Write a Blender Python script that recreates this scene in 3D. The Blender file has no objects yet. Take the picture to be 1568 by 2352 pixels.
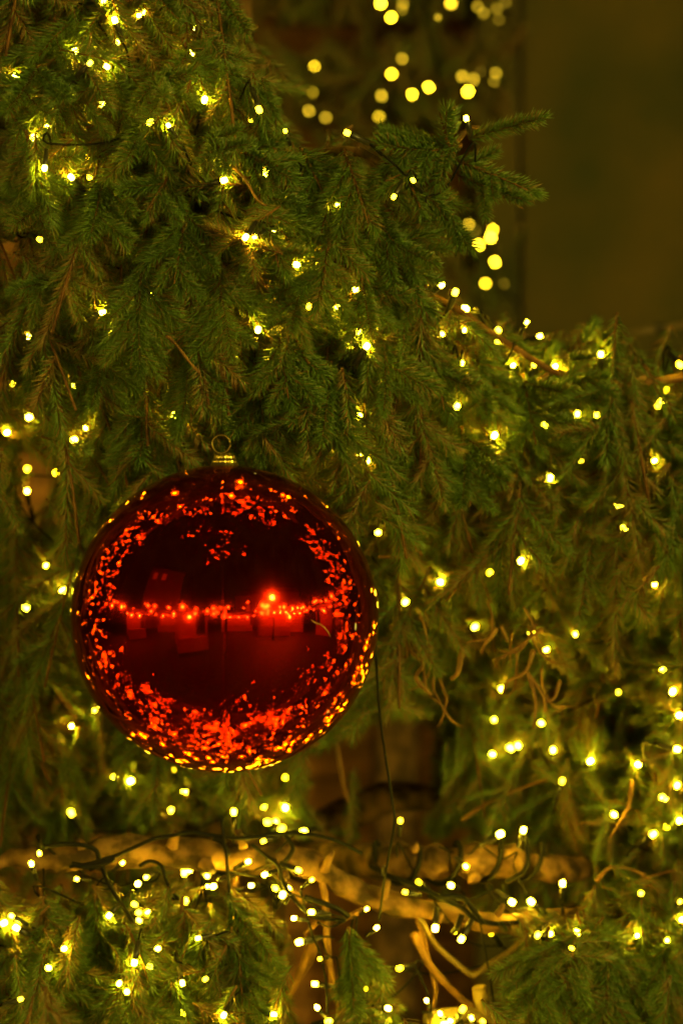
import bpy, math, random
import numpy as np
from mathutils import Vector, Matrix
R_ = math.radians
rng = random.Random(11)
sc = bpy.context.scene
COL = sc.collection

# ------------------------------------------------------------------ camera, world, exposure
D, S, CZ = 4.0, 0.000567, 1.75          # metres to the bauble, metres per photo unit (1568 wide) there, camera height
cam = bpy.data.cameras.new('camera'); camo = bpy.data.objects.new('camera', cam); COL.objects.link(camo)
camo.location = (0, -D, CZ); camo.rotation_euler = (R_(90), 0, 0)
cam.sensor_fit = 'VERTICAL'; cam.sensor_height = 36; cam.lens = 36 * D / (2352 * S)
cam.clip_start = 0.05; cam.clip_end = 200
cam.dof.use_dof = True; cam.dof.focus_distance = D + 0.02; cam.dof.aperture_fstop = (cam.lens / 1000) / 0.047
cam.dof.aperture_blades = 0
sc.camera = camo
w = bpy.data.worlds.new('World'); sc.world = w; w.use_nodes = True
bgn = w.node_tree.nodes['Background']; bgn.inputs[0].default_value = (1.0, 0.80, 0.34, 1); bgn.inputs[1].default_value = 0.015
sc.view_settings.view_transform = 'Standard'; sc.view_settings.look = 'None'; sc.view_settings.exposure = 0; sc.view_settings.gamma = 1
sc.view_settings.use_curve_mapping = False
cy = sc.cycles
cy.use_denoising = True; cy.denoiser = 'OPENIMAGEDENOISE'; cy.denoising_input_passes = 'RGB_ALBEDO_NORMAL'; cy.denoising_prefilter = 'ACCURATE'; cy.max_bounces = 6; cy.diffuse_bounces = 3; cy.glossy_bounces = 4; cy.transmission_bounces = 4
cy.caustics_reflective = False; cy.caustics_refractive = False; cy.use_light_tree = True
cy.sample_clamp_indirect = 1.5; cy.filter_width = 1.6
LED_POWER = 370.0


def P(px, py, Y=0.0):
    k = (D + Y) / D * S
    return Vector(((px - 784) * k, Y, CZ - (py - 1176) * k))


def px_of(p):
    k = D / (D + p[1]) / S
    return p[0] * k + 784, 1176 - (p[2] - CZ) * k


# ------------------------------------------------------------------ materials
def mat(name, col=(.5, .5, .5), rough=.5, metal=0, spec=.5, emit=None, power=0):
    m = bpy.data.materials.new(name); m.use_nodes = True
    b = m.node_tree.nodes['Principled BSDF']
    b.inputs['Base Color'].default_value = (*col, 1); b.inputs['Roughness'].default_value = rough
    b.inputs['Metallic'].default_value = metal; b.inputs['Specular IOR Level'].default_value = spec
    if emit:
        b.inputs['Emission Color'].default_value = (*emit, 1); b.inputs['Emission Strength'].default_value = power
    return m


def noisy(name, c1, c2, scale=20, detail=6, rough=.8, bump=.3, stretch=None, spec=.3, dist=.02):
    m = mat(name, c1, rough, spec=spec); nt = m.node_tree; n = nt.nodes; L = nt.links.new
    b = n['Principled BSDF']
    tc = n.new('ShaderNodeTexCoord'); mp = n.new('ShaderNodeMapping')
    if stretch: mp.inputs['Scale'].default_value = stretch
    L(tc.outputs['Object'], mp.inputs[0])
    tx = n.new('ShaderNodeTexNoise'); tx.inputs['Scale'].default_value = scale; tx.inputs['Detail'].default_value = detail
    L(mp.outputs[0], tx.inputs[0])
    cr = n.new('ShaderNodeValToRGB'); cr.color_ramp.elements[0].position = .34; cr.color_ramp.elements[1].position = .68
    cr.color_ramp.elements[0].color = (*c1, 1); cr.color_ramp.elements[1].color = (*c2, 1)
    L(tx.outputs['Fac'], cr.inputs[0]); L(cr.outputs[0], b.inputs['Base Color'])
    if bump:
        bp = n.new('ShaderNodeBump'); bp.inputs['Strength'].default_value = bump; bp.inputs['Distance'].default_value = dist
        L(tx.outputs['Fac'], bp.inputs['Height']); L(bp.outputs[0], b.inputs['Normal'])
    return m


def needle_mat(name):
    m = mat(name, (.05, .09, .02), .38, spec=.55); nt = m.node_tree; n = nt.nodes; L = nt.links.new
    b = n['Principled BSDF']
    at = n.new('ShaderNodeAttribute'); at.attribute_name = 'tone'
    oi = n.new('ShaderNodeObjectInfo')
    ad = n.new('ShaderNodeMath'); ad.operation = 'MULTIPLY_ADD'; ad.inputs[1].default_value = .45
    L(oi.outputs['Random'], ad.inputs[0]); L(at.outputs['Fac'], ad.inputs[2])
    cr = n.new('ShaderNodeValToRGB'); e = cr.color_ramp.elements
    e[0].position = 0; e[0].color = (.013, .046, .008, 1); e[1].position = 1.25 / 1.45; e[1].color = (.075, .150, .016, 1)
    k = e.new(.45); k.color = (.043, .090, .008, 1)
    k = e.new(1.0); k.color = (.17, .10, .03, 1)
    L(ad.outputs[0], cr.inputs[0]); L(cr.outputs[0], b.inputs['Base Color'])
    return m


M_needle = needle_mat('spruce_needle')
M_stem = noisy('shoot_stem', (.055, .024, .008), (.15, .065, .018), 60, 4, .75, .2)
M_bark = noisy('spruce_bark', (.024, .013, .006), (.165, .088, .032), 34, 9, .85, .7, (1, 1, 1), dist=.006)
_e = [q for q in M_bark.node_tree.nodes if q.type == 'VALTORGB'][0].color_ramp.elements; _e[0].position = .40; _e[1].position = .62
M_twig = noisy('dry_twig_bark', (.09, .045, .015), (.24, .125, .038), 50, 5, .8, .3)
M_cut = noisy('sawn_wood', (.16, .12, .045), (.26, .19, .08), 40, 4, .7, .15)
M_plank = noisy('plank_wood', (.12, .05, .016), (.32, .145, .042), 6, 8, .8, .3, (.5, 4, 7))
M_panel = noisy('weathered_panel', (.016, .022, .004), (.062, .042, .008), 3.2, 5, .85, .1)
M_black = mat('black_plastic', (.012, .012, .011), .32)
M_cable = mat('dark_cable', (.006, .006, .005), .65, spec=.12)
M_brcable = mat('tan_cable', (.10, .065, .024), .55)
M_gold = mat('gold_cap', (.36, .27, .08), .28, 1)
M_ring = mat('gold_wire', (.20, .15, .05), .42, 1)
LEDC = (1.0, .67, .012)
M_led = mat('lit_lens', (.9, .8, .5), .3, emit=LEDC, power=LED_POWER)
M_led2 = mat('faint_lens', (.9, .8, .5), .3, emit=(1.0, .68, .005), power=LED_POWER * .15)
M_led3 = mat('far_lens', (.9, .8, .5), .3, emit=(1.0, .64, .014), power=1)
M_led4 = mat('far_faint_lens', (.9, .8, .5), .3, emit=(1.0, .62, .02), power=1)
M_led5 = mat('tree_lens', (.9, .8, .5), .3, emit=(1.0, .68, .02), power=260)
_n = M_led5.node_tree.nodes; _a = _n.new('ShaderNodeAttribute'); _a.attribute_name = 'glow'; M_led5.node_tree.links.new(_a.outputs['Fac'], _n['Principled BSDF'].inputs['Emission Strength'])
for _m, _p in ((M_led, LED_POWER), (M_led2, LED_POWER * .15), (M_led3, 80), (M_led4, 8)):       # lamps differ: some bright, some weak
    _n = _m.node_tree.nodes; _o = _n.new('ShaderNodeObjectInfo'); _r = _n.new('ShaderNodeMapRange')
    _w = _n.new('ShaderNodeMath'); _w.operation = 'POWER'; _w.inputs[1].default_value = 1.9
    _r.inputs['To Min'].default_value = _p * .05; _r.inputs['To Max'].default_value = _p * 2.0
    _m.node_tree.links.new(_o.outputs['Random'], _w.inputs[0]); _m.node_tree.links.new(_w.outputs[0], _r.inputs['Value']); _m.node_tree.links.new(_r.outputs[0], _n['Principled BSDF'].inputs['Emission Strength'])
M_ground = noisy('dark_cobbles', (.010, .009, .007), (.026, .023, .018), 8, 5, .7, .3)
M_bulb = mat('stall_bulb', (.9, .8, .6), .3, emit=(1, .66, .08), power=800)
M_fest = mat('festoon_lamp', (.9, .8, .6), .3, emit=(1, .76, .08), power=100)
M_street = mat('street_lamp_glass', (.9, .8, .6), .3, emit=(1, .80, .08), power=1000)
M_winlit = mat('lit_window', (.6, .5, .3), .4, emit=(1, .6, .15), power=.2)
M_awn = noisy('awning_cloth', (.45, .22, .10), (.6, .34, .16), 3, 4, .8, .1)
M_stall = noisy('stall_wood', (.22, .11, .04), (.38, .2, .08), 5, 6, .8, .2, (1, 1, 6))


def red_chrome():
    m = mat('red_mirror_lacquer', (.62, .017, .005), .025, 1); nt = m.node_tree; n = nt.nodes; L = nt.links.new
    b = n['Principled BSDF']; b.inputs['Specular Tint'].default_value = (1, .80, .42, 1)
    tc = n.new('ShaderNodeTexCoord')
    mp = n.new('ShaderNodeMapping'); mp.inputs['Scale'].default_value = (3, 3, .7); L(tc.outputs['Object'], mp.inputs[0])
    t1 = n.new('ShaderNodeTexNoise'); t1.inputs['Scale'].default_value = 9; t1.inputs['Detail'].default_value = 9; t1.inputs['Roughness'].default_value = .7
    L(mp.outputs[0], t1.inputs[0])
    mr = n.new('ShaderNodeMapRange'); mr.inputs['From Min'].default_value = .42; mr.inputs['From Max'].default_value = .8
    mr.inputs['To Min'].default_value = .03; mr.inputs['To Max'].default_value = .17
    L(t1.outputs['Fac'], mr.inputs['Value']); L(mr.outputs[0], b.inputs['Roughness'])
    t2 = n.new('ShaderNodeTexNoise'); t2.inputs['Scale'].default_value = 11; t2.inputs['Detail'].default_value = 2
    L(tc.outputs['Object'], t2.inputs[0])
    bp = n.new('ShaderNodeBump'); bp.inputs['Strength'].default_value = .03; bp.inputs['Distance'].default_value = .0035
    L(t2.outputs['Fac'], bp.inputs['Height']); L(bp.outputs[0], b.inputs['Normal'])
    # a thin film of grime: dusty diffuse over the mirror
    d = n.new('ShaderNodeBsdfDiffuse'); d.inputs['Color'].default_value = (.30, .10, .045, 1)
    t3 = n.new('ShaderNodeTexNoise'); t3.inputs['Scale'].default_value = 26; t3.inputs['Detail'].default_value = 10; t3.inputs['Roughness'].default_value = .75
    L(mp.outputs[0], t3.inputs[0])
    m3 = n.new('ShaderNodeMapRange'); m3.inputs['From Min'].default_value = .40; m3.inputs['From Max'].default_value = .75
    m3.inputs['To Min'].default_value = .002; m3.inputs['To Max'].default_value = .035
    L(t3.outputs['Fac'], m3.inputs['Value'])
    mx = n.new('ShaderNodeMixShader'); L(m3.outputs[0], mx.inputs[0]); L(b.outputs[0], mx.inputs[1]); L(d.outputs[0], mx.inputs[2])
    hz = n.new('ShaderNodeBsdfPrincipled'); hz.inputs['Base Color'].default_value = (.66, .014, .005, 1); hz.inputs['Metallic'].default_value = 1
    hz.inputs['Roughness'].default_value = .135; hz.inputs['Specular Tint'].default_value = (1, .8, .42, 1)      # hazy lacquer lobe round each highlight
    m4 = n.new('ShaderNodeMixShader'); m4.inputs[0].default_value = .24; L(mx.outputs[0], m4.inputs[1]); L(hz.outputs[0], m4.inputs[2])
    L(m4.outputs[0], n['Material Output'].inputs[0])
    return m


M_red = red_chrome()
M_scuff = mat('scuff', (.55, .33, .10), .5)
M_chip = mat('pale_chip', (.75, .72, .66), .5)


# ------------------------------------------------------------------ object helpers
def mesh_from(name, v, f, mats, mi=None, smooth=True):
    me = bpy.data.meshes.new(name); me.from_pydata([tuple(x) for x in v], [], f)
    for m in (mats if isinstance(mats, (list, tuple)) else [mats]): me.materials.append(m)
    if mi is not None: me.polygons.foreach_set('material_index', mi)
    if smooth: me.polygons.foreach_set('use_smooth', [True] * len(me.polygons))
    me.update(); return me


def link(name, me, parent=None, loc=None, mw=None):
    o = bpy.data.objects.new(name, me); COL.objects.link(o)
    if parent: o.parent = parent
    if mw is not None: o.matrix_basis = mw
    elif loc is not None: o.location = loc
    return o


def tag(o, label=None, cat=None, group=None, kind=None):
    for k, v in (('label', label), ('category', cat), ('group', group), ('kind', kind)):
        if v: o[k] = v
    return o


def empty(name, loc, label, cat, group=None):
    o = bpy.data.objects.new(name, None); COL.objects.link(o); o.location = loc
    return tag(o, label, cat, group)


def basis(d, up=None):
    d = Vector(d).normalized()
    u = Vector(up) if up is not None else Vector((0, 0, 1))
    if abs(d.dot(u.normalized())) > .97: u = Vector((0, -1, .1))
    x = u.cross(d).normalized(); y = d.cross(x)
    return Matrix((x, y, d)).transposed()


def smooth_path(pts, n=6):
    pts = [Vector(p) for p in pts]; out = []
    for i in range(len(pts) - 1):
        p0 = pts[max(i - 1, 0)]; p1 = pts[i]; p2 = pts[i + 1]; p3 = pts[min(i + 2, len(pts) - 1)]
        for k in range(n):
            t = k / n
            out.append(.5 * ((2 * p1) + (p2 - p0) * t + (2 * p0 - 5 * p1 + 4 * p2 - p3) * t * t + (3 * p1 - p0 - 3 * p2 + p3) * t ** 3))
    out.append(pts[-1]); return out


def tube_geo(path, r, seg=8, jit=0, off=0, seed=0):
    """tube round a path; r: number or list (per path point)"""
    rg = random.Random(seed); V = []; F = []; n = len(path); prev = None
    for i, p in enumerate(path):
        d = (path[min(i + 1, n - 1)] - path[max(i - 1, 0)])
        d = d.normalized() if d.length > 1e-9 else Vector((0, 0, 1))
        if prev is None:
            a = Vector((0, 0, 1)) if abs(d.z) < .9 else Vector((1, 0, 0)); x = a.cross(d).normalized()
        else:
            x = prev - d * prev.dot(d); x = x.normalized() if x.length > 1e-6 else Vector((1, 0, 0))
        prev = x; y = d.cross(x); rr = r[i] if isinstance(r, (list, tuple)) else r
        for k in range(seg):
            a = 2 * math.pi * k / seg; q = rr * (1 + (rg.uniform(-jit, jit) if jit else 0))
            V.append(p + (x * math.cos(a) + y * math.sin(a)) * q)
    for i in range(n - 1):
        for k in range(seg):
            k2 = (k + 1) % seg
            F.append((off + i * seg + k, off + i * seg + k2, off + (i + 1) * seg + k2, off + (i + 1) * seg + k))
    F.append(tuple(off + k for k in range(seg))[::-1]); F.append(tuple(off + (n - 1) * seg + k for k in range(seg)))
    return V, F


def tube(name, pts, r, m, parent=None, seg=8, n=6, jit=0, seed=0):
    path = smooth_path(pts, n)
    if isinstance(r, (list, tuple)):
        rr = []
        for i in range(len(path)):
            t = i / (len(path) - 1) * (len(r) - 1); a = int(min(t, len(r) - 2)); rr.append(r[a] + (r[a + 1] - r[a]) * (t - a))
        r = rr
    if jit > .08 and isinstance(r, list):
        rg = random.Random(seed); ph = [rg.uniform(0, 6) for _ in range(4)]
        r = [q * (1 + .10 * math.sin(i * .55 + ph[0]) + .08 * math.sin(i * 1.3 + ph[1]) + (.22 if rg.random() < .08 else 0)) for i, q in enumerate(r)]
        path = [p + Vector((0, .004 * math.sin(i * .7 + ph[2]), .004 * math.sin(i * .45 + ph[3]))) for i, p in enumerate(path)]
    base = path[0].copy()
    V, F = tube_geo([p - base for p in path], r, seg, jit, 0, seed)
    if parent is not None: base = base - parent.location
    return link(name, mesh_from(name, V, F, m), parent, base)


def lathe(prof, seg=24, rip=0, nrip=0):
    V = []; F = []
    for (r, z) in prof:
        for k in range(seg):
            a = 2 * math.pi * k / seg; q = r * (1 + rip * math.cos(nrip * a)) if rip else r
            V.append((q * math.cos(a), q * math.sin(a), z))
    for i in range(len(prof) - 1):
        for k in range(seg):
            k2 = (k + 1) % seg; F.append((i * seg + k, i * seg + k2, (i + 1) * seg + k2, (i + 1) * seg + k))
    return V, F


def box(name, lo, hi, m, parent=None, bev=.004):
    lo = Vector(lo); hi = Vector(hi); c = (lo + hi) / 2; h = (hi - lo) / 2; b = min(bev, min(h) * .45)
    V = []; F = []
    for ax in range(3):                       # bevelled box: each face inset
        for s in (-1, 1):
            i0 = len(V); a1, a2 = (ax + 1) % 3, (ax + 2) % 3
            for (u, v) in ((-1, -1), (1, -1), (1, 1), (-1, 1)):
                p = [0, 0, 0]; p[ax] = s * h[ax]; p[a1] = u * (h[a1] - b); p[a2] = v * (h[a2] - b); V.append(p)
            F.append((i0, i0 + 1, i0 + 2, i0 + 3) if s > 0 else (i0 + 3, i0 + 2, i0 + 1, i0))
    def near(test): return [i for i, p in enumerate(V) if test(p)]
    for ax in range(3):
        a1, a2 = (ax + 1) % 3, (ax + 2) % 3
        for s1 in (-1, 1):
            for s2 in (-1, 1):
                A = [i for i in range(24) if abs(V[i][a1] - s1 * h[a1]) < 1e-9 and V[i][a2] * s2 > 0]
                B = [i for i in range(24) if abs(V[i][a2] - s2 * h[a2]) < 1e-9 and V[i][a1] * s1 > 0]
                A.sort(key=lambda i: V[i][ax]); B.sort(key=lambda i: V[i][ax])
                q = (A[0], A[-1], B[-1], B[0]); F.append(q if s1 * s2 > 0 else q[::-1])
    for sx in (-1, 1):
        for sy in (-1, 1):
            for sz in (-1, 1):
                t = [i for i in range(24) if V[i][0] * sx > 0 and V[i][1] * sy > 0 and V[i][2] * sz > 0]
                F.append(tuple(t))
    me = mesh_from(name, V, F, m, smooth=False)
    return link(name, me, parent, c - (parent.location if parent else Vector((0, 0, 0))))


# ------------------------------------------------------------------ the setting
gv = [(-40, -40, 0), (40, -40, 0), (40, 40, 0), (-40, 40, 0)]
ground = link('ground', mesh_from('ground', gv, [(0, 1, 2, 3)], M_ground)); tag(ground, kind='structure')

# plank wall far behind the tree (each board a part)
YW = 3.0
edge = P(1188, 0, YW).x
pw = empty('plank_wall', (-1.5, YW, 0), 'brown horizontal plank wall blurred behind the spruce boughs', 'wall')
zz = .0; i = 0
while zz < 3.6:
    h = rng.uniform(.17, .23)
    box('plank', (-2.6, YW + rng.uniform(0, .025), zz), (edge - rng.uniform(0, .02), YW + .05, zz + h - .012), M_plank, pw)
    zz += h
for x in (-2.2, -.95, .28):
    box('post', (x, YW - .06, 0), (x + .11, YW - .002, 3.6), M_plank, pw)
box('backing_board', (-2.6, YW + .055, 0), (edge, YW + .09, 3.62), M_plank, pw)
# big panel to the right
pn = empty('panel_wall', (1.7, YW - .5, 0), 'olive brown weathered wall panel blurred on the right of the spruce', 'wall')
x0 = P(1192, 0, YW - .5).x; ZT = 3.6
box('panel', (x0, YW - .5, 0), (x0 + 1.05, YW - .45, ZT), M_panel, pn, .01)
box('panel', (x0 + 1.06, YW - .5, 0), (x0 + 2.1, YW - .45, ZT), M_panel, pn, .01)
box('end_post', (x0 - .09, YW - .52, 0), (x0 - .004, YW - .42, 3.6), M_panel, pn)

# ------------------------------------------------------------------ bauble
BC = P(516, 1420.5, 0); BR = .2
bau = empty('christmas_bauble', BC - Vector((0, 0, BR)), 'large glossy red mirror bauble with gold cap reflecting fairy lights', 'bauble')
V = []; F = []; NL, NS = 120, 160
lat = sorted(set([-90 + 180 * i / NL for i in range(NL + 1)] + [-.8, -.4, -.2, .2, .4, .8]))
for a in lat:
    ar = R_(a); g = 0.0004 * math.exp(-(a / .30) ** 2)
    rr = BR - g
    for k in range(NS):
        t = 2 * math.pi * k / NS
        V.append((rr * math.sin(ar), rr * math.cos(ar) * math.cos(t), rr * math.cos(ar) * math.sin(t)))
for i in range(len(lat) - 1):
    for k in range(NS):
        k2 = (k + 1) % NS; F.append((i * NS + k, (i + 1) * NS + k, (i + 1) * NS + k2, i * NS + k2))
shell = link('shell', mesh_from('shell', V, F, M_red), bau)
shell.matrix_basis = Matrix.Translation((0, 0, BR)) @ Matrix.Rotation(R_(1.9), 4, 'Z') @ Matrix.Rotation(R_(-.4), 4, 'Y')
V, F = lathe([(.0235, BR - .006), (.0225, BR - .001), (.0205, BR + .003), (.0195, BR + .006), (.0200, BR + .0075), (.0180, BR + .010), (.0165, BR + .0135), (.0172, BR + .015), (.0150, BR + .018), (.011, BR + .0205), (.0001, BR + .0215)], 64, .045, 16)
capz = link('cap', mesh_from('cap', [(v[0] * .82, v[1] * .82, BR + (v[2] - BR) * .74) for v in V], F, M_gold), bau, Vector((0, 0, BR - .0004)))
tor = [Vector((.0118 * math.cos(a), 0, .0118 * math.sin(a))) for a in [2 * math.pi * k / 28 for k in range(29)]]
V, F = tube_geo(tor, .00115, 8)
ring = link('hanging_ring', mesh_from('hanging_ring', V, F, M_ring), bau, Vector((-.0045, 0, BR * 2 + .0272)))
V, F = tube_geo([Vector((-.0045, .0005, .0118)), Vector((-.0035, .004, .045)), Vector((.001, .03, .10)), Vector((.004, .08, .17))], .00045, 5)
link('hanging_thread', mesh_from('hanging_thread', V, F, M_cable), bau, Vector((0, 0, BR * 2 + .0272)))
def on_ball(px, py, lift=.0003):
    x = (px - 516) * S; z = -(py - 1420.5) * S; y = -math.sqrt(max(BR * BR - x * x - z * z, 0))
    return Vector((x, y, z)).normalized() * (BR + lift)
V, F = tube_geo([on_ball(*q) for q in ((718, 1414), (727, 1421), (738, 1424), (747, 1432), (754, 1441), (759, 1452))], [.0002, .0005, .0003, .0006, .0004, .0002], 5)
link('scratch', mesh_from('scratch', V, F, M_scuff), bau, Vector((0, 0, BR)))
for (qx, qy, a, b) in ((815, 1432, 3.2, 8), (589, 1089, 4, 2.5), (753, 1624, 2.5, 4)):
    c = on_ball(qx, qy, .0004); Bm = basis(c)
    V = [c + Bm @ Vector((a * S * math.cos(t) * .9, b * S * math.sin(t) * (1 + .25 * math.cos(3 * t)), 0)) for t in [math.pi * k / 6 for k in range(12)]]
    link('paint_chip', mesh_from('paint_chip', V, [tuple(range(12))], M_chip), bau, Vector((0, 0, BR)))

# ------------------------------------------------------------------ fairy lights: positions read off the photo, each at its own depth
# (x, y, Y[, direction in which the lens points, degrees, 0 right / 90 down][, 'd' faint])
STR = {}
STR['upper'] = ('string of warm fairy lights over the upper left spruce boughs', [
 (238, 2, .05), (264, 46, .02, 250), (331, 28, .08), (320, 35, .09), (270, 97, .06, 280), (173, 116, .05), (207, 145, .0, 315), (246, 153, .03), (38, 174, .12),
 (446, 62, .12), (470, 229, .02), (345, 281, .0), (387, 288, -.03, 235), (595, 252, .0, 70), (572, 277, .1), (655, 301, .04, 250), (103, 386, -.03, 95),
 (164, 407, .05), (78, 315, .09), (110, 291, .08), (205, 407, .1), (204, 360, .1), (515, 414, .02), (611, 397, .1), (775, 472, .03), (564, 545, -.02), (585, 545, .0),
 (92, 550, .12), (442, 122, .1), (235, 239, .12), (681, 608, .08), (628, 532, .09)])
STR['bough'] = ('string of fairy lights trailing along the bough that juts out over the wall panel', [
 (797, 305, -.02, 205), (1070, 272, .0, 255), (948, 414, .0), (904, 452, -.02, 120)])
STR['left'] = ('string of fairy lights deep in the foliage left of the red bauble', [
 (236, 717, .06), (67, 773, .28), (32, 883, .32), (67, 958, .4), (17, 993, .36), (63, 1077, .65), (63, 1128, .62), (130, 1085, .6, None, 'd'),
 (400, 953, .12), (350, 679, .1), (172, 885, .25), (197, 983, .25), (170, 1010, .25), (106, 1299, .4), (145, 1356, .4), (60, 1396, .45), (218, 1632, .42), (165, 1668, .42)])
STR['middle'] = ('string of fairy lights in the hanging sprays above and right of the red bauble', [
 (710, 704, .1), (775, 705, .1), (593, 757, .06), (824, 762, .08), (842, 795, .08), (824, 953, .12), (825, 1043, .2), (844, 1058, .2), (1049, 933, .25),
 (868, 1223, .35), (1011, 1337, .4), (930, 1383, .4), (1124, 1315, .42, None, 'd'), (816, 665, .12), (700, 1168, .4, None, 'd')])
STR['shoulder'] = ('string of fairy lights along the top of the spruce shoulder beside the wall panel', [
 (1014, 655, .22, 325), (1045, 671, .24, 290), (1068, 709, .30, 20), (1144, 758, .28), (1209, 740, .26, 300), (1239, 772, .3), (1142, 785, .28), (1015, 767, .18),
 (1066, 758, .2), (1226, 837, .3), (1178, 839, .3), (1274, 842, .3), (1379, 814, .3, 270), (1060, 834, .25), (1265, 932, .34), (1325, 951, .32, 100), (1369, 953, .32, 80),
 (1509, 933, .36), (1516, 922, .37), (1560, 838, .36, None, 'd'), (1250, 977, .34), (1135, 1000, .26), (1334, 1060, .4), (1502, 1058, .34, 340), (1421, 1162, .42), (1262, 1098, .4), (1529, 896, .38, None, 'd')])
STR['right'] = ('string of fairy lights on the blurred boughs of the lower right foliage', [
 (1431, 1215, .4), (1495, 1201, .4), (1196, 1288, .38), (1502, 1343, .4), (1090, 1440, .55), (1220, 1456, .42), (1254, 1492, .42), (1320, 1457, .45), (1152, 1583, .55),
 (1134, 1653, .55), (1242, 1661, .45), (1521, 1538, .5), (1130, 1732, .6), (1171, 1718, .6), (1189, 1713, .6), (1269, 1723, .55), (1355, 1748, .5), (1464, 1756, .45),
 (1554, 1721, .4), (1559, 1643, .45), (1419, 1590, .5), (1544, 1588, .45), (1290, 1794, .5, 285), (1554, 1804, .4), (1523, 1833, .45), (1559, 1885, .4), (1499, 1916, .42), (1527, 1899, .45, None, 'd'), (1409, 1871, .45)])
STR['rear'] = ('string of fairy lights in the dim foliage below the red bauble', [
 (262, 1785, .55), (300, 1794, .55), (422, 1820, .55), (393, 1861, .55), (164, 1867, .55), (400, 1768, .5, None, 'd'), (655, 1786, .6, None, 'd'), (607, 1854, .62), (655, 1855, .62), (634, 1886, .62), (615, 1888, .62), (647, 1903, .6), (697, 1910, .55)])
STR['limb'] = ('string of fairy lights wound round the bare limb under the red bauble', [
 (537, 1865, .3, 268), (605, 1932, .28), (91, 1960, .25), (73, 1984, .22, 255), (282, 1982, .27, 320), (336, 2015, .26), (317, 2030, .28), (435, 1998, .34), (423, 2005, .34),
 (476, 2012, .3), (490, 2036, .3), (477, 2036, .31), (570, 1979, .27, 330), (608, 2009, .27), (685, 1999, .27, 20), (716, 2021, .26, 320), (577, 2034, .3), (662, 2041, .28), (649, 2055, .29), (632, 2040, .3, None, 'd'),
 (715, 2095, .26, 190), (675, 2109, .28, 190), (309, 2077, .24), (319, 2096, .24), (320, 2114, .23), (339, 2095, .25), (251, 2103, .24, 130), (177, 2019, .3), (427, 2069, .28)])
STR['front'] = ('string of fairy lights on the sprays hanging at the bottom left', [
 (455, 2155, .16), (363, 2179, .16), (148, 2179, .14), (309, 2211, .14, 100), (345, 2219, .16, 20), (27, 2104, .2, 210), (10, 2120, .2), (38, 2131, .2, 210), (112, 2223, .15),
 (419, 2258, .14), (472, 2249, .16), (274, 2259, .14), (292, 2278, .14), (514, 2332, .14), (629, 2330, .16, 0), (48, 2295, .12, 340), (420, 2326, .2, None, 'd')])
STR['twigs'] = ('string of fairy lights dangling among the bare twigs at the bottom centre', [
 (687, 2164, .3, 170), (735, 2202, .3), (723, 2260, .3, 190), (728, 2314, .28), (755, 2346, .28), (842, 2088, .3), (865, 2131, .28, 320), (999, 2132, .36, 95), (1044, 2139, .36, 110, 'd'),
 (1059, 2157, .34, 120), (1125, 2141, .42, None, 'd'), (917, 2224, .34, None, 'd'), (979, 2298, .3), (891, 2316, .22), (1062, 2318, .3, 300), (1108, 2346, .28), (1010, 2328, .30), (1034, 2345, .29), (1082, 2338, .30), (1020, 2351, .31), (840, 2271, .3, None, 'd')])
STR['spiral'] = ('string of fairy lights spiralling round the blurred rear limb', [
 (919, 1885, .41, 275), (1148, 1916, .41, 330), (1201, 1907, .41, 285), (1069, 1990, .41, 40), (961, 2026, .41, None, 'd'), (1035, 2034, .41), (930, 2049, .36, 190), (1175, 2072, .4), (1219, 2071, .4, 225), (1291, 2029, .38, 270)])
STR['corner'] = ('string of fairy lights on the sprays hanging at the bottom right', [
 (1324, 2141, .26), (1312, 2178, .24), (1462, 2149, .3), (1531, 2160, .3), (1560, 2071, .34), (1564, 2112, .34), (1471, 2052, .4), (1234, 2148, .36), (1262, 2145, .36)])
STR['far'] = ('string of blurred fairy lights on the dim tree in front of the plank wall', [
 (722, 152, 2.25), (718, 212, 2.25), (709, 255, 2.25, None, 'd'), (748, 270, 2.25, None, 'd'), (874, 8, 2.25), (898, 40, 2.25), (925, 9, 2.25, None, 'd'), (923, 22, 2.25, None, 'd'), (1005, 40, 1.2, None, 'd'),
 (923, 135, 2.25, None, 'd'), (899, 170, 2.25), (984, 200, 2.25), (946, 217, 2.25), (876, 220, 2.25, None, 'd'), (1074, 210, 2.25), (870, 268, 2.25), (1061, 175, 2.25, None, 'd'), (1103, 165, 2.25, None, 'd'), (1138, 168, 2.25, None, 'd'),
 (1087, 182, 2.25, None, 'd'), (1134, 187, 2.25, None, 'd'), (1096, 15, 2.25, None, 'd'), (1110, 30, 2.25, None, 'd'), (1140, 20, 2.25, None, 'd'), (1035, 8, 2.25, None, 'd'), (1145, 45, 2.25, None, 'd'), (1160, 5, 2.25, None, 'd'),
 (1131, 527, 2.25), (1126, 545, 2.25), (1099, 562, 2.25), (1076, 515, 2.25, None, 'd'), (1135, 602, 2.25), (1114, 651, 2.25), (1090, 530, 2.25, None, 'd'), (1155, 652, 2.25, None, 'd')])

LEDS = []            # (x, y, Y, clear radius) kept free of needles in front
for k, (lab, pts) in STR.items():
    for q in pts:
        LEDS.append((q[0], q[1], q[2], 4 if (len(q) <= 3 and k not in ('limb', 'twigs', 'spiral', 'far') and rng.random() < .42) else 16))
        if k in ('upper', 'left', 'middle') and .08 <= q[2] < .2: LEDS[-1] = (*q[:3], 3)
LED_A = np.array(LEDS)

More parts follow.
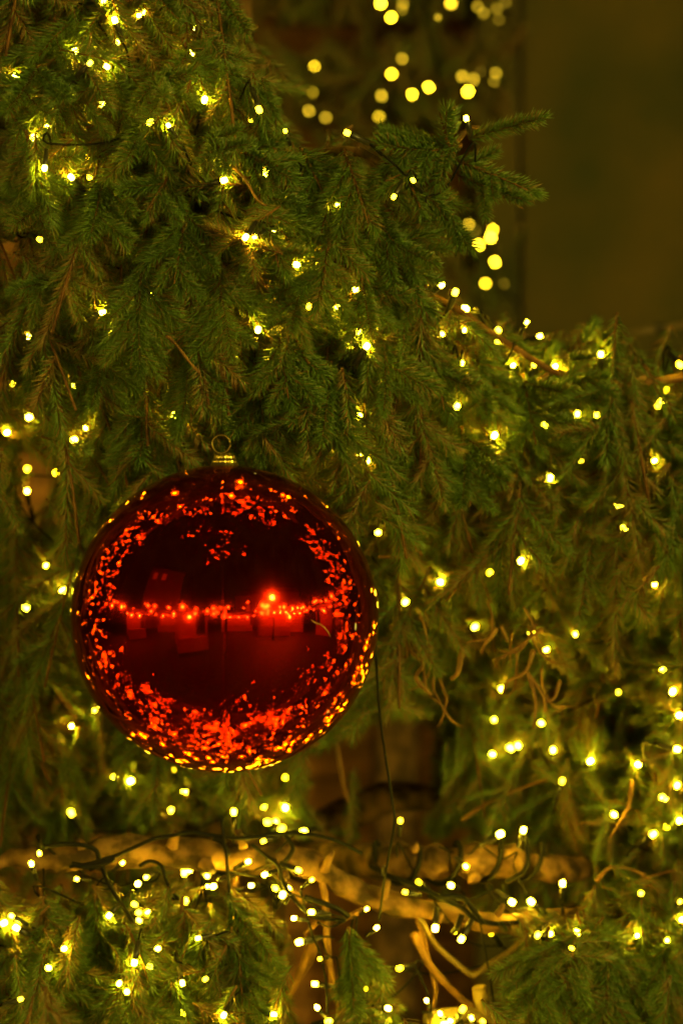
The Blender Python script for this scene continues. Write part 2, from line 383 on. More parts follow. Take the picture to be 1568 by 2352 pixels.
# lens and holder meshes (local +Z = where the lens points, origin at the lens centre)
V, F = lathe([(.0036, -.0042), (.0042, .0), (.0040, .0030), (.0028, .0046)], 8)
F.append(tuple(range(24, 32))); F.append(tuple(range(8))[::-1])
ME_lens = {}
for nm, m in (('a', M_led), ('d', M_led2), ('af', M_led3), ('df', M_led4)):
    ME_lens[nm] = mesh_from('bulb', V, F, m)
V, F = lathe([(.0030, -.0340), (.0043, -.0335), (.0045, -.0200), (.0050, -.0195), (.0050, -.0062), (.0044, -.0045), (.0034, -.0043)], 10)
F.append(tuple(range(10))[::-1]); F.append(tuple(range(60, 70)))
ME_sock = mesh_from('socket', V, F, M_black)


def build_string(key, label, pts, group='strings of fairy lights on the spruce'):
    bl = []
    for q in pts:
        p = P(q[0], q[1], q[2]); ang = q[3] if len(q) > 3 else None
        if ang is None:
            d = Vector((rng.uniform(-.8, .8), rng.uniform(-1.1, -.1), rng.uniform(-.5, .9)))
        else:
            d = Vector((math.cos(R_(ang)), -rng.uniform(.05, .35), -math.sin(R_(ang))))
        bl.append((p, d.normalized(), ('d' if len(q) > 4 else 'a') + ('f' if key == 'far' else '')))
    root = empty('light_string', bl[0][0], label, 'fairy lights', group)
    o0 = bl[0][0].copy()
    for p, d, kd in bl:
        B = (basis(d) * rng.uniform(.55, 1.0)).to_4x4(); B.translation = p - o0
        b = link('bulb', ME_lens[kd], root, mw=B)
        s = link('socket', ME_sock, b)
    # the wire: nearest-neighbour order, through the holder ends, sagging back into the tree
    todo = list(range(1, len(bl))); order = [0]
    while todo:
        j = min(todo, key=lambda t: (bl[t][0] - bl[order[-1]][0]).length); order.append(j); todo.remove(j)
    path = []
    for n_, j in enumerate(order):
        p, d, kd = bl[j]; e = p - d * .033; e2 = p - d * .05 + Vector((0, .015, -.006))
        if n_:
            pr = path[-1]; mid = (pr + e2) / 2; L = (pr - e2).length
            path.append(mid + Vector((rng.uniform(-.12, .12) * L, .015 + .07 * L, -.12 * L)))
        path += [e, e2] if n_ % 2 else [e2, e]
    sp = smooth_path(path, 4); V, F = tube_geo([q - o0 for q in sp], .0016, 5)
    link('wire', mesh_from('wire', V, F, M_cable), root)
    return root


ROOT = {}
for k, (lab, pts) in STR.items():
    ROOT[k] = build_string(k, lab, pts)

# ------------------------------------------------------------------ spruce shoots
def shoot_arrays(L, seed, hero):
    """stem + needles; local +Z along the shoot, +Y the upper side. Returns verts, tri/quad faces, material index, tone"""
    rg = random.Random(seed); V = []; F = []; MI = []; T = []
    bend = rg.uniform(-.22, .22); bend2 = rg.uniform(-.12, .12)
    def ax(t): return Vector((bend2 * L * t * t, -bend * L * t * t, L * t))
    ns = 7 if hero else 3; seg = 5 if hero else 3
    pth = [ax(i / ns) for i in range(ns + 1)]
    v, f = tube_geo(pth, [.0019 * (1 - .5 * i / ns) for i in range(ns + 1)], seg); V += v; F += f; MI += [1] * len(f); T += [.3] * len(v)
    n = int((21 if hero else 15) * L * 100)
    ga = 2.399963
    for i in range(n):
        t = (i + rg.random()) / n
        t = t ** .93
        phi = i * ga + rg.uniform(-.35, .35)
        # parted: thin out the underside
        if math.sin(phi) < -.45 and rg.random() < .55: phi = -phi
        tip = max(0, (t - .86) / .14)
        ang = R_(rg.uniform(46, 66) * (1 - tip) + rg.uniform(8, 38) * tip)
        ln = rg.uniform(.0175, .0235) * (1 - .22 * tip) * (1 if t > .06 else .8)
        p0 = ax(t); dz = (ax(min(t + .02, 1)) - ax(t - .02)).normalized()
        rad = Vector((math.cos(phi), math.sin(phi), 0)); rad = (rad - dz * rad.dot(dz)).normalized()
        d = dz * math.cos(ang) + rad * math.sin(ang)
        c = (dz * .28 + Vector((0, .10, 0))) * ln                         # sweeps forward and up
        p1 = p0 + d * ln * .55 + c * .25; p2 = p0 + d * ln + c * .8
        s1 = d.cross(Vector((.3, .5, .8))).normalized(); s2 = d.cross(s1)
        tone = min(max(rg.gauss(.42, .17), 0), .85)
        if rg.random() < .012: tone = 1.0
        o = len(V)
        if hero:
            for (p, r) in ((p0 + d * .001, .00055), (p1, .00076)):
                for k in range(3):
                    a = 2.0944 * k; V.append(p + (s1 * math.cos(a) + s2 * math.sin(a)) * r)
            V.append(p2)
            for k in range(3):
                k2 = (k + 1) % 3; F.append((o + k, o + k2, o + 3 + k2, o + 3 + k)); F.append((o + 3 + k, o + 3 + k2, o + 6))
            MI += [0] * 6; T += [tone] * 7
        else:
            for k in range(3):
                a = 2.0944 * k; V.append(p0 + (p2 - p0) * .25 + (s1 * math.cos(a) + s2 * math.sin(a)) * .00095)
            V.append(p2); V[o] = p0 + s1 * .0005
            for k in range(3): F.append((o + k, o + (k + 1) % 3, o + 3))
            MI += [0] * 3; T += [tone] * 4
    return V, F, MI, T


VARL = [.065, .095, .13, .17]
HERO = {}; LOW = {}
for li, L in enumerate(VARL):
    for s in range(3):
        V, F, MI, T = shoot_arrays(L, 100 * li + s, True)
        me = mesh_from('shoot', V, F, [M_needle, M_stem], MI)
        a = me.attributes.new('tone', 'FLOAT', 'POINT'); a.data.foreach_set('value', T)
        HERO[(li, s)] = me
        V, F, MI, T = shoot_arrays(L, 1000 + 100 * li + s, False)
        Ft = []; Mt = []
        for f, m in zip(F, MI):
            for k in range(1, len(f) - 1): Ft.append((f[0], f[k], f[k + 1])); Mt.append(m)
        LOW[(li, s)] = (np.array([tuple(v) for v in V], np.float32), np.array(Ft, np.int32), np.array(Mt, np.int32), np.array(T, np.float32))


def pick(L):
    li = min(range(4), key=lambda i: abs(math.log(VARL[i] / L))); return li, rng.randrange(3), L / VARL[li]


def shoot_matrix(base, d, L, up):
    li, s, k = pick(L); k2 = min(max(k, .8), 1.25)
    B = basis(d, up); A = B @ Matrix.Diagonal((k2, k2, k))
    A = A.to_4x4(); A.translation = base
    return (li, s), A


def inpoly(x, y, poly):
    c = False; j = len(poly) - 1
    for i in range(len(poly)):
        xi, yi = poly[i]; xj, yj = poly[j]
        if (yi > y) != (yj > y) and x < (xj - xi) * (y - yi) / (yj - yi) + xi: c = not c
        j = i
    return c


# outline of the tree against the background, and gaps through it (photo units)
SIL = [(-900, -700), (520, -700), (540, 0), (575, 70), (600, 140), (715, 190), (650, 240), (665, 330), (860, 322), (870, 500), (1000, 600), (985, 660), (1030, 720), (1130, 770), (1290, 815), (1350, 770), (1400, 735),
       (1390, 850), (1545, 865), (1800, 840), (2500, 1000), (2500, 3200), (-900, 3200)]
GAPS = [[(-60, 535), (70, 540), (120, 590), (60, 650), (-60, 660)], [(35, 1040), (120, 1050), (140, 1150), (95, 1215), (30, 1190)],
        [(700, 1760), (830, 1690), (1000, 1640), (1010, 1760), (990, 1860), (900, 1900), (720, 1900)], [(660, 2075), (760, 2060), (800, 2130), (790, 2352), (650, 2352)],
        [(880, 2170), (1190, 2150), (1195, 2230), (1150, 2330), (1180, 2480), (890, 2480), (930, 2330), (870, 2220)], [(90, 1580), (160, 1590), (230, 1700), (160, 1720)],
        [(640, 2000), (880, 2080), (1180, 2140), (1180, 2170), (860, 2170), (640, 2060)], [(180, 1920), (520, 1910), (760, 1925), (1320, 1935), (1320, 2040), (820, 2040), (640, 2000), (180, 2000)]]


LIMB = [(60, 1972), (150, 1968), (330, 1962), (520, 1962), (690, 1985), (790, 2030), (930, 2082), (1060, 2108)]
LIMB2 = [(880, 1985), (1000, 1975), (1210, 1985)]


def on_limb(x, y):
    for Lm, w_ in ((LIMB, 62), (LIMB2, 60)):
        for (ax, ay), (bx, by) in zip(Lm[:-1], Lm[1:]):
            t = min(max(((x - ax) * (bx - ax) + (y - ay) * (by - ay)) / ((bx - ax) ** 2 + (by - ay) ** 2), 0), 1)
            if (x - ax - t * (bx - ax)) ** 2 + (y - ay - t * (by - ay)) ** 2 < w_ * w_: return True
    return False


def seg_dist2(ax, ay, bx, by):
    """squared distances of every light from the segment a-b"""
    dx, dy = bx - ax, by - ay; l2 = dx * dx + dy * dy + 1e-9
    t = np.clip(((LED_A[:, 0] - ax) * dx + (LED_A[:, 1] - ay) * dy) / l2, 0, 1)
    return (LED_A[:, 0] - ax - t * dx) ** 2 + (LED_A[:, 1] - ay - t * dy) ** 2


def ok_shoot(base, d, L, clear, sil=True, margin=12):
    tip = base + d * L; mid = base + d * L * .5
    bx, by = px_of(base); tx, ty = px_of(tip)
    if sil:
        for q in (tip, mid):
            x, y = px_of(q)
            if not inpoly(x, y, SIL): return False
            if any(inpoly(x, y, g) for g in GAPS): return False
    if 1850 < max(by, ty) and min(by, ty) < 2200 and min(base.y, tip.y) < .5:
        for t in (0, .25, .5, .75, 1):
            if on_limb(bx + (tx - bx) * t, by + (ty - by) * t): return False
    for q in (base, mid, tip):
        if (q - BC).length < BR + .028: return False
    # nothing in front of the bauble
    if min(base.y, tip.y) < .06:
        for q in (base, mid, tip):
            x, y = px_of(q)
            if (x - 516) ** 2 + (y - 1420) ** 2 < 385 ** 2 or ((x - 516) ** 2 + (y - 1035) ** 2 < 60 ** 2): return False
    near = min(base.y, tip.y) - .02
    m = (LED_A[:, 2] > near) & (LED_A[:, 2] < near + 3)
    if m.any():
        d2 = seg_dist2(bx, by, tx, ty)
        if (d2[m] < (clear * LED_A[m, 3] / 16) ** 2).any(): return False
    return True


def frond(base, d, L, nside, sl, droop=.12, normal=None):
    """a flat spray: main axis with side shoots both ways. Returns path, [(base, dir, len, up)]"""
    d = Vector(d).normalized()
    if normal is None: normal = Vector((rng.uniform(-.5, .5), -1, rng.uniform(.0, .9)))
    n = normal - d * normal.dot(d); n = n.normalized() if n.length > .1 else Vector((1, 0, 0))
    side = d.cross(n)
    path = [base + d * L * t + Vector((0, 0, -droop * L * t * t)) for t in [i / 6 for i in range(7)]]
    def at(t):
        i = min(int(t * 6), 5); return path[i].lerp(path[i + 1], t * 6 - i), (path[i + 1] - path[i]).normalized()
    out = []
    k = max(1, round(L / .15))
    for i in range(k):
        p, dd = at(i / k); q, _ = at(min((i + 1) / k, 1)); out.append((p, (q - p).normalized(), (q - p).length * 1.06, n))
    p, dd = at(.99); 
    for i in range(nside):
        t = .1 + .78 * (i + rng.uniform(-.25, .25)) / max(nside, 1); t = min(max(t, .02), .95)
        p, dd = at(t); s = 1 if i % 2 else -1; a = R_(rng.uniform(38, 58))
        sd = dd * math.cos(a) + side * s * math.sin(a) + n * rng.uniform(-.28, .18) + Vector((0, 0, -.14))
        out.append((p, sd.normalized(), max(sl * (1 - .55 * t) * rng.uniform(.75, 1.2), .045), n))
    return path, out


tree = empty('spruce_tree', P(430, 0, .95) * 1, 'large dark green spruce tree hung with warm fairy lights', 'tree')
tree.location.z = 0; TL = tree.location.copy()
tx = TL.x
tube('trunk', [(tx, .95, -.05), (tx + .02, .95, 1.0), (tx - .01, .97, 2.2), (tx, .98, 3.6)], [.16, .14, .12, .09], M_bark, tree, 14, 8, .06)

HN = [0]


def trim(path, shoots, keep):
    L = sum((path[i + 1] - path[i]).length for i in range(6)); k = max(1, round(L / .15)); n = 0
    while n < k and shoots[n] in keep: n += 1
    return path[:max(2, math.ceil(6 * n / k) + 1)]


def hero_frond(path, shoots, clear=15, r=.0028, sil=True):
    keep = [s for s in shoots if ok_shoot(s[0], s[1], s[2], clear, sil)]
    if not keep: return
    path = trim(path, shoots, keep)
    base = path[0]
    V, F = tube_geo([p - base for p in path], [r * (1 - .12 * i) for i in range(len(path))], 6)
    b = link('branch', mesh_from('branch', V, F, M_stem), tree, base - TL)
    for (p, d, L, up) in keep:
        key, A = shoot_matrix(p - base, d, L, up)
        link('shoot', HERO[key], b, mw=A); HN[0] += 1


def dir_of(x0, y0, Y0, x1, y1, Y1):
    a = P(x0, y0, Y0); b = P(x1, y1, Y1); return a, (b - a)


# key sprays seen in the photo: base x,y,depth -> tip x,y,depth, side shoots, side length
KEY = [
 (1060, 335, .05, 880, 322, .02, 3, .06), (1045, 350, .05, 885, 405, .0, 3, .06), (1050, 398, .06, 1200, 468, .02, 2, .06), (985, 450, .05, 1075, 565, .03, 1, .05), (860, 560, .12, 965, 655, .08, 3, .06),
 (930, 400, .05, 965, 470, .02, 0, .05), (900, 350, .07, 870, 450, .03, 3, .06),
 (1075, 318, .06, 1248, 256, .02, 0, .06), (1040, 365, .05, 1212, 425, .0, 2, .06), (955, 450, .04, 1100, 515, .02, 2, .06), (1010, 345, .04, 868, 335, .0, 2, .06), (1030, 335, .03, 1008, 248, -.02, 0, .05),
 (845, 530, .10, 1003, 598, .06, 5, .08), (790, 345, .06, 845, 500, .0, 6, .09), (765, 480, .06, 735, 690, .0, 7, .075), (690, 340, .1, 760, 470, .04, 6, .09), (860, 480, .1, 890, 560, .06, 2, .06),
 (560, 175, .08, 705, 193, .02, 4, .07), (500, -20, .1, 575, 70, .06, 3, .08), (540, 345, .06, 668, 385, .0, 4, .07), (425, 350, .05, 338, 472, .0, 5, .075), (345, 235, .05, 300, 370, .0, 4, .08),
 (330, 585, .06, 300, 830, .0, 9, .085), (190, 610, .1, 35, 675, .06, 6, .085), (130, 440, .08, 30, 520, .04, 5, .08), (640, 760, .08, 662, 905, .03, 6, .08), (500, 600, .08, 520, 800, .02, 8, .085),
 (90, 150, .06, 20, 260, .0, 4, .09), (170, 40, .08, 90, 120, .04, 4, .08), (260, 130, .06, 180, 260, .0, 5, .08), (420, 90, .08, 470, 210, .02, 6, .08), (350, 170, .03, 390, 240, -.06, 4, .07),
 (480, 310, .02, 520, 360, -.06, 3, .065), (60, 300, .06, 90, 430, .0, 5, .08), (240, 400, .05, 210, 540, .0, 6, .08), (430, 480, .06, 400, 640, .0, 7, .085), (590, 430, .06, 640, 600, .0, 7, .08),
 (700, 620, .08, 660, 760, .03, 6, .08), (890, 640, .14, 965, 700, .1, 5, .07), (830, 640, .1, 850, 760, .06, 4, .07), (880, 780, .12, 900, 940, .08, 6, .08), (760, 830, .1, 745, 1010, .06, 7, .085),
 (430, 800, .1, 440, 960, .06, 6, .085), (240, 770, .14, 230, 930, .1, 6, .085), (120, 700, .18, 100, 850, .12, 6, .09), (600, 900, .12, 610, 1040, .10, 6, .08), (330, 900, .16, 320, 1050, .12, 6, .09),
 (980, 760, .2, 1020, 930, .14, 7, .08), (1090, 800, .28, 1120, 960, .22, 7, .085), (1230, 880, .3, 1395, 738, .26, 3, .06), (1270, 900, .3, 1380, 850, .26, 4, .07), (1200, 860, .3, 1230, 1010, .24, 7, .085),
 (1400, 900, .36, 1420, 1060, .3, 7, .085), (940, 960, .2, 960, 1130, .16, 7, .085), (1060, 980, .26, 1080, 1150, .2, 7, .085),
 (90, 2030, .24, 150, 2330, .14, 10, .09), (30, 2080, .24, 20, 2340, .16, 8, .09), (420, 2060, .24, 400, 2330, .16, 10, .09), (540, 2080, .24, 560, 2330, .16, 9, .085), (220, 2060, .26, 230, 2330, .18, 8, .08), (300, 2180, .2, 330, 2360, .14, 6, .08),
 (800, 2130, .28, 820, 2340, .22, 7, .08), (1260, 2130, .30, 1220, 2360, .22, 9, .09), (1400, 2130, .32, 1390, 2370, .24, 9, .09), (1520, 2120, .34, 1530, 2360, .26, 8, .09), (1320, 2150, .26, 1290, 2290, .2, 4, .07), (880, 2310, .24, 930, 2400, .2, 4, .07),
]
KEEPSIL = set(range(0, 13)) | {49, 50}
for i, (x0, y0, Y0, x1, y1, Y1, ns, sl) in enumerate(KEY):
    a, v = dir_of(x0, y0, Y0, x1, y1, Y1)
    path, sh = frond(a, v, v.length, ns, sl, .06)
    hero_frond(path, sh, 12, .0030, i not in KEEPSIL and i < 55)

# ---- filler sprays, layer on layer: zones (polygon, Y range, mean direction, spread, number, length range)
ZONES = [
 ([(-150, -150), (560, -150), (600, 120), (700, 190), (650, 330), (860, 330), (870, 560), (-150, 560)], (.06, .42), 88, 42, 115, (.16, .30)),
 ([(-150, 560), (1000, 560), (1020, 720), (1000, 1080), (-150, 1080)], (.08, .5), 92, 30, 140, (.18, .32)),
 ([(1000, 720), (1300, 820), (1700, 880), (1700, 1250), (900, 1250), (900, 900)], (.26, .65), 92, 32, 110, (.18, .30)),
 ([(-150, 1000), (450, 1000), (300, 1250), (150, 1500), (200, 1800), (-150, 1850)], (.35, .8), 95, 35, 75, (.18, .30)),
 ([(850, 1150), (1700, 1150), (1700, 2050), (1350, 2050), (1050, 1750), (850, 1500)], (.56, 1.05), 95, 35, 150, (.18, .32)),
 ([(-150, 1700), (700, 1750), (700, 1900), (-150, 1920)], (.6, 1.0), 90, 35, 36, (.16, .28)),
 ([(1000, 1700), (1400, 1700), (1400, 1900), (1000, 1920)], (.7, 1.1), 90, 35, 24, (.16, .28)),
 ([(300, 1050), (900, 1050), (950, 1800), (300, 1800)], (.32, .9), 92, 35, 60, (.18, .30)),
 ([(-150, 2010), (640, 2030), (620, 2352), (600, 2600), (-150, 2600)], (.2, .55), 90, 28, 75, (.16, .28)),
 ([(1190, 2130), (1700, 2080), (1700, 2600), (1150, 2600)], (.26, .6), 92, 28, 60, (.16, .28)),
 ([(770, 2140), (870, 2150), (880, 2352), (770, 2500)], (.28, .45), 92, 20, 8, (.14, .22)),
 ([(-600, -300), (-100, -300), (-100, 2700), (-600, 2700)], (.1, .7), 92, 40, 45, (.2, .34)),
 ([(1650, 900), (2100, 1000), (2100, 2700), (1650, 2700)], (.2, .8), 92, 40, 40, (.2, .34)),
 ([(-500, 2400), (2000, 2400), (2000, 3100), (-500, 3100)], (-.35, .5), 92, 40, 70, (.2, .34)),
 ([(-500, -600), (500, -600), (540, -150), (-500, -150)], (-.1, .5), 92, 45, 40, (.2, .34)),
]
cands = []
for zi, (poly, (ya, yb), am, sp, num, (la, lb)) in enumerate(ZONES):
    xs = [p[0] for p in poly]; ys = [p[1] for p in poly]; k = 0; tries = 0
    while k < num and tries < num * 20:
        tries += 1
        x = rng.uniform(min(xs), max(xs)); y = rng.uniform(min(ys), max(ys))
        if not inpoly(x, y, poly): continue
        k += 1
        t = (k + .5) / num; Y = ya + (yb - ya) * t
        a = R_(rng.gauss(am, sp)); L = rng.uniform(la, lb)
        d = Vector((math.cos(a), -rng.uniform(-.15, .55), -math.sin(a))).normalized()
        base = P(x, y, Y) - d * L * .45
        cands.append((Y, zi, base, d, L))
cands.sort(key=lambda c: c[0])
SV = []; SF = []; SM = []; ST = []; off = 0
BV = []; BF = []


def add_low(p, d, L, up):
    global off
    key, A = shoot_matrix(p, d, L, up); v, f, m, t = LOW[key]
    A = np.array(A); SV.append(v @ A[:3, :3].T.astype(np.float32) + A[:3, 3].astype(np.float32)); SF.append(f + off); SM.append(m)
    ST.append(np.clip(t + rng.uniform(0, .45), 0, 1.45).astype(np.float32)); off += len(v)


NFILL = 0
for k, (lab, pts) in STR.items():                  # the lights nestle in needles
    if k in ('far', 'spiral', 'twigs'): continue
    for q in pts:
        if k == 'limb' and q[1] < 2050: continue
        for _ in range(5):
            a = R_(rng.gauss(90, 60)); d = Vector((math.cos(a), -rng.uniform(-.2, .3), -math.sin(a))).normalized()
            L = rng.uniform(.06, .10); b = P(q[0] + rng.uniform(-22, 22), q[1] + rng.uniform(-24, 16), q[2] + rng.uniform(.010, .030)) - d * L * rng.uniform(.2, .7)
            if ok_shoot(b, d, L, 3, True): add_low(b, d, L, None)
for (Y, zi, base, d, L) in cands:
    path, sh = frond(base, d, L, rng.randint(5, 9), rng.uniform(.085, .125), .18)
    inview = zi < 11
    if inview and HN[0] < 300 and Y < .22:
        hero_frond(path, sh, 17); continue
    kept = [q for q in sh if ok_shoot(q[0], q[1], q[2], 17, inview)]
    for q in kept: add_low(*q); NFILL += 1
    path = trim(path, sh, kept)
    if len(path) < 4: continue
    o = len(BV); V, F = tube_geo(path, .0022, 4, 0, o); BV += V; BF += F


def big_mesh(name, SV, SF, SM, ST, mats, parent, tl):
    v = np.concatenate(SV) - np.array(tl, np.float32); f = np.concatenate(SF); m = np.concatenate(SM); t = np.concatenate(ST)
    me = bpy.data.meshes.new(name); me.vertices.add(len(v)); me.vertices.foreach_set('co', v.ravel())
    me.loops.add(f.size); me.loops.foreach_set('vertex_index', f.ravel()); me.polygons.add(len(f))
    me.polygons.foreach_set('loop_start', np.arange(0, f.size, 3, dtype=np.int32))
    for q in mats: me.materials.append(q)
    me.polygons.foreach_set('material_index', m); me.update(calc_edges=True)
    a = me.attributes.new('tone', 'FLOAT', 'POINT'); a.data.foreach_set('value', t)
    return link(name, me, parent)


o = big_mesh('needle_foliage', SV, SF, SM, ST, [M_needle, M_stem], tree, TL); tag(o, kind='stuff')
o = link('inner_twigs', mesh_from('inner_twigs', [v - TL for v in BV], BF, M_stem), tree); tag(o, kind='stuff')

# woody limbs
def limb(name, pts, r, m=M_bark, seg=12, jit=.06, n=6, seed=0): return tube(name, [P(*p) for p in pts], r, m, tree, seg, n, jit, seed)
limb('limb', [(-70, 1992, .31), (0, 1982, .31), (60, 1972, 0.31), (150, 1968, 0.32), (330, 1962, 0.33), (520, 1962, 0.34), (690, 1985, 0.35), (790, 2030, 0.38), (930, 2082, 0.40), (1060, 2110, 0.41), (1190, 2112, 0.42), (1350, 2100, 0.45), (1520, 2085, 0.49)],
     [.008, .010, .014, .019, .0215, .0225, .0205, .018, .0155, .0140, .0125, .011, .009], seed=3, seg=14, jit=.09)
limb('limb', [(640, 1975, .80), (860, 1985, .55), (1000, 1975, .48), (1100, 1982, .46), (1210, 1985, .48), (1340, 1995, .56)], [.032, .026, .0235, .0235, .022, .018], seed=5, seg=14, jit=.09)
limb('limb', [(700, 1930, .9), (800, 1870, .95), (900, 1830, .95), (1010, 1840, 1.0)], [.03, .028, .026, .02], seed=6)
limb('limb', [(560, 420, .5), (800, 345, .12), (960, 430, .05), (1060, 310, .06), (1100, 292, .05)], [.010, .006, .005, .004, .0025], seed=7, jit=.04)
limb('limb', [(960, 430, .05), (1010, 385, .05), (1050, 372, .05)], [.005, .004, .003], seed=8)
limb('limb', [(900, 640, .3), (1040, 705, .27), (1150, 780, .28), (1290, 860, .3), (1430, 880, .34), (1560, 868, .38), (1700, 860, .4)], [.006, .005, .0045, .0045, .006, .006, .005], M_stem, seed=9)
limb('cut_stub', [(1128, 2420, .36), (1112, 2330, .36), (1100, 2268, .35)], [.0115, .0112, .0110], M_cut, 14, .03)
limb('cut_stub', [(980, 2345, .33), (1060, 2338, .35), (1150, 2352, .37)], [.014, .016, .015], M_cut, 14, .05)
for pts, r in (
    ([(738, 2015, .36), (748, 2080, .36), (752, 2180, .38), (768, 2270, .38), (785, 2360, .38)], .0055), ([(720, 2165, .42), (690, 2230, .42), (640, 2330, .42)], .0085), ([(700, 2150, .4), (735, 2120, .38)], .004),
    ([(345, 2120, .28), (300, 2170, .3), (255, 2230, .32)], .0075), ([(250, 2135, .26), (300, 2112, .27), (340, 2095, .28)], .0042), ([(960, 2110, .40), (985, 2210, .42), (1000, 2270, .4), (985, 2330, .38)], .0048),
    ([(545, 2010, .34), (535, 2080, .32), (530, 2150, .3), (505, 2210, .3)], .0032), ([(950, 2150, .4), (980, 2210, .4), (1050, 2280, .42), (1100, 2320, .44)], .0065), ([(880, 2060, .4), (800, 2100, .4), (770, 2130, .42)], .004),
    ([(640, 1990, .34), (660, 2030, .33), (700, 2080, .34)], .0065),
    ([(1245, 1450, .36), (1200, 1480, .36), (1165, 1495, .36), (1150, 1510, .36)], .0026), ([(1230, 1430, .36), (1190, 1490, .36), (1150, 1500, .36)], .0022), ([(1140, 1440, .36), (1115, 1470, .36), (1105, 1505, .36)], .0028),
    ([(1150, 1440, .36), (1165, 1480, .36)], .0024), ([(1225, 1500, .36), (1205, 1545, .36), (1165, 1560, .36), (1155, 1590, .36)], .0030), ([(1210, 1540, .36), (1228, 1600, .36), (1225, 1680, .36)], .0026),
    ([(1212, 1545, .36), (1245, 1590, .36), (1250, 1640, .36)], .0026), ([(1285, 1560, .36), (1270, 1600, .36), (1245, 1620, .36)], .0024), ([(1060, 1490, .36), (1050, 1540, .36), (1035, 1565, .36)], .0040),
    ([(920, 1420, .36), (935, 1480, .36), (965, 1510, .36), (970, 1535, .36), (955, 1562, .36), (990, 1590, .36)], .0034), ([(930, 1440, .36), (950, 1480, .36), (975, 1520, .36)], .0030), ([(925, 1430, .36), (935, 1500, .36), (920, 1510, .36)], .0024),
    ([(868, 1286, .34), (905, 1278, .34), (952, 1258, .34), (958, 1190, .34), (980, 1200, .34), (1004, 1213, .34)], .0026), ([(955, 1258, .34), (962, 1180, .36)], .0022),
    ([(845, 1270, .4), (862, 1230, .4), (870, 1190, .4)], .0022), ([(383, 778, .0), (410, 800, -.02), (440, 830, -.03), (460, 856, -.03)], .0021), ([(0, 1780, .7), (18, 1850, .7), (8, 1920, .7)], .003),
    ([(1060, 1890, .6), (1130, 1840, .58), (1210, 1800, .56), (1285, 1778, .55)], .0034), ([(1290, 1800, .55), (1284, 1850, .55)], .002), ([(770, 1690, .7), (785, 1780, .7), (800, 1850, .7)], .0036),
    ([(1450, 1790, .45), (1440, 1850, .45), (1400, 1930, .45)], .0028), ([(1520, 1790, .45), (1500, 1840, .44), (1540, 1900, .44)], .0026), ([(1380, 1840, .5), (1450, 1860, .48)], .0028),
    ([(1370, 2030, .42), (1400, 1995, .42), (1450, 1992, .42), (1480, 2010, .42)], .0030), ([(1440, 2040, .42), (1480, 2020, .42), (1540, 1995, .42), (1568, 2000, .42)], .0028), ([(1440, 2070, .42), (1445, 2040, .42)], .0026),
    ([(535, 390, .02), (565, 418, .01), (590, 450, .0), (612, 472, .0)], .0020), ([(1400, 880, .30), (1440, 872, .30), (1480, 872, .31)], .005), ([(410, 1010, .22), (440, 985, .22), (470, 1000, .22)], .002), ([(460, 1010, .2), (480, 965, .2)], .0025)):
    tube('dry_twig', [P(*p) for p in pts], [r, r * .95, r * .8], M_twig, tree, 6, 4, .10, len(pts))

for (x, y, Y, dx, dy, r) in ((190, 1955, .30, -8, -26, .005), (395, 1942, .31, 10, -24, .006), (470, 1975, .315, 16, 34, .007), (560, 1945, .32, -14, -30, .005), (640, 1990, .335, 20, 30, .006), (745, 1990, .345, 18, -26, .005),
                          (880, 2055, .37, 10, -28, .005), (1010, 2105, .39, -8, 26, .005), (1140, 2100, .40, 14, -24, .004), (950, 1955, .45, 6, -24, .005), (1090, 2010, .44, -10, 24, .006)):
    tube('knot', [P(x, y, Y - .008), P(x + dx * .6, y + dy * .6, Y - .018), P(x + dx, y + dy, Y - .022)], [r * 1.5, r, r * .8], M_bark, tree, 8, 3, .12, x)
for k in range(15):
    x = rng.choice((rng.uniform(890, 1010), rng.uniform(1080, 1290))); y = rng.uniform(1380, 1560); Y = rng.uniform(.33, .42)
    a = R_(rng.uniform(55, 130)); c = rng.uniform(-1.1, 1.1); pts = []
    for q in range(5):
        pts.append(P(x, y, Y)); st = rng.uniform(22, 40); x += st * math.cos(a); y += st * math.sin(a); a += c * rng.uniform(.2, .8); Y += rng.uniform(-.01, .01)
    tube('dry_twig', pts, [.0019, .0016, .0010], M_twig, tree, 6, 4, .10, k)

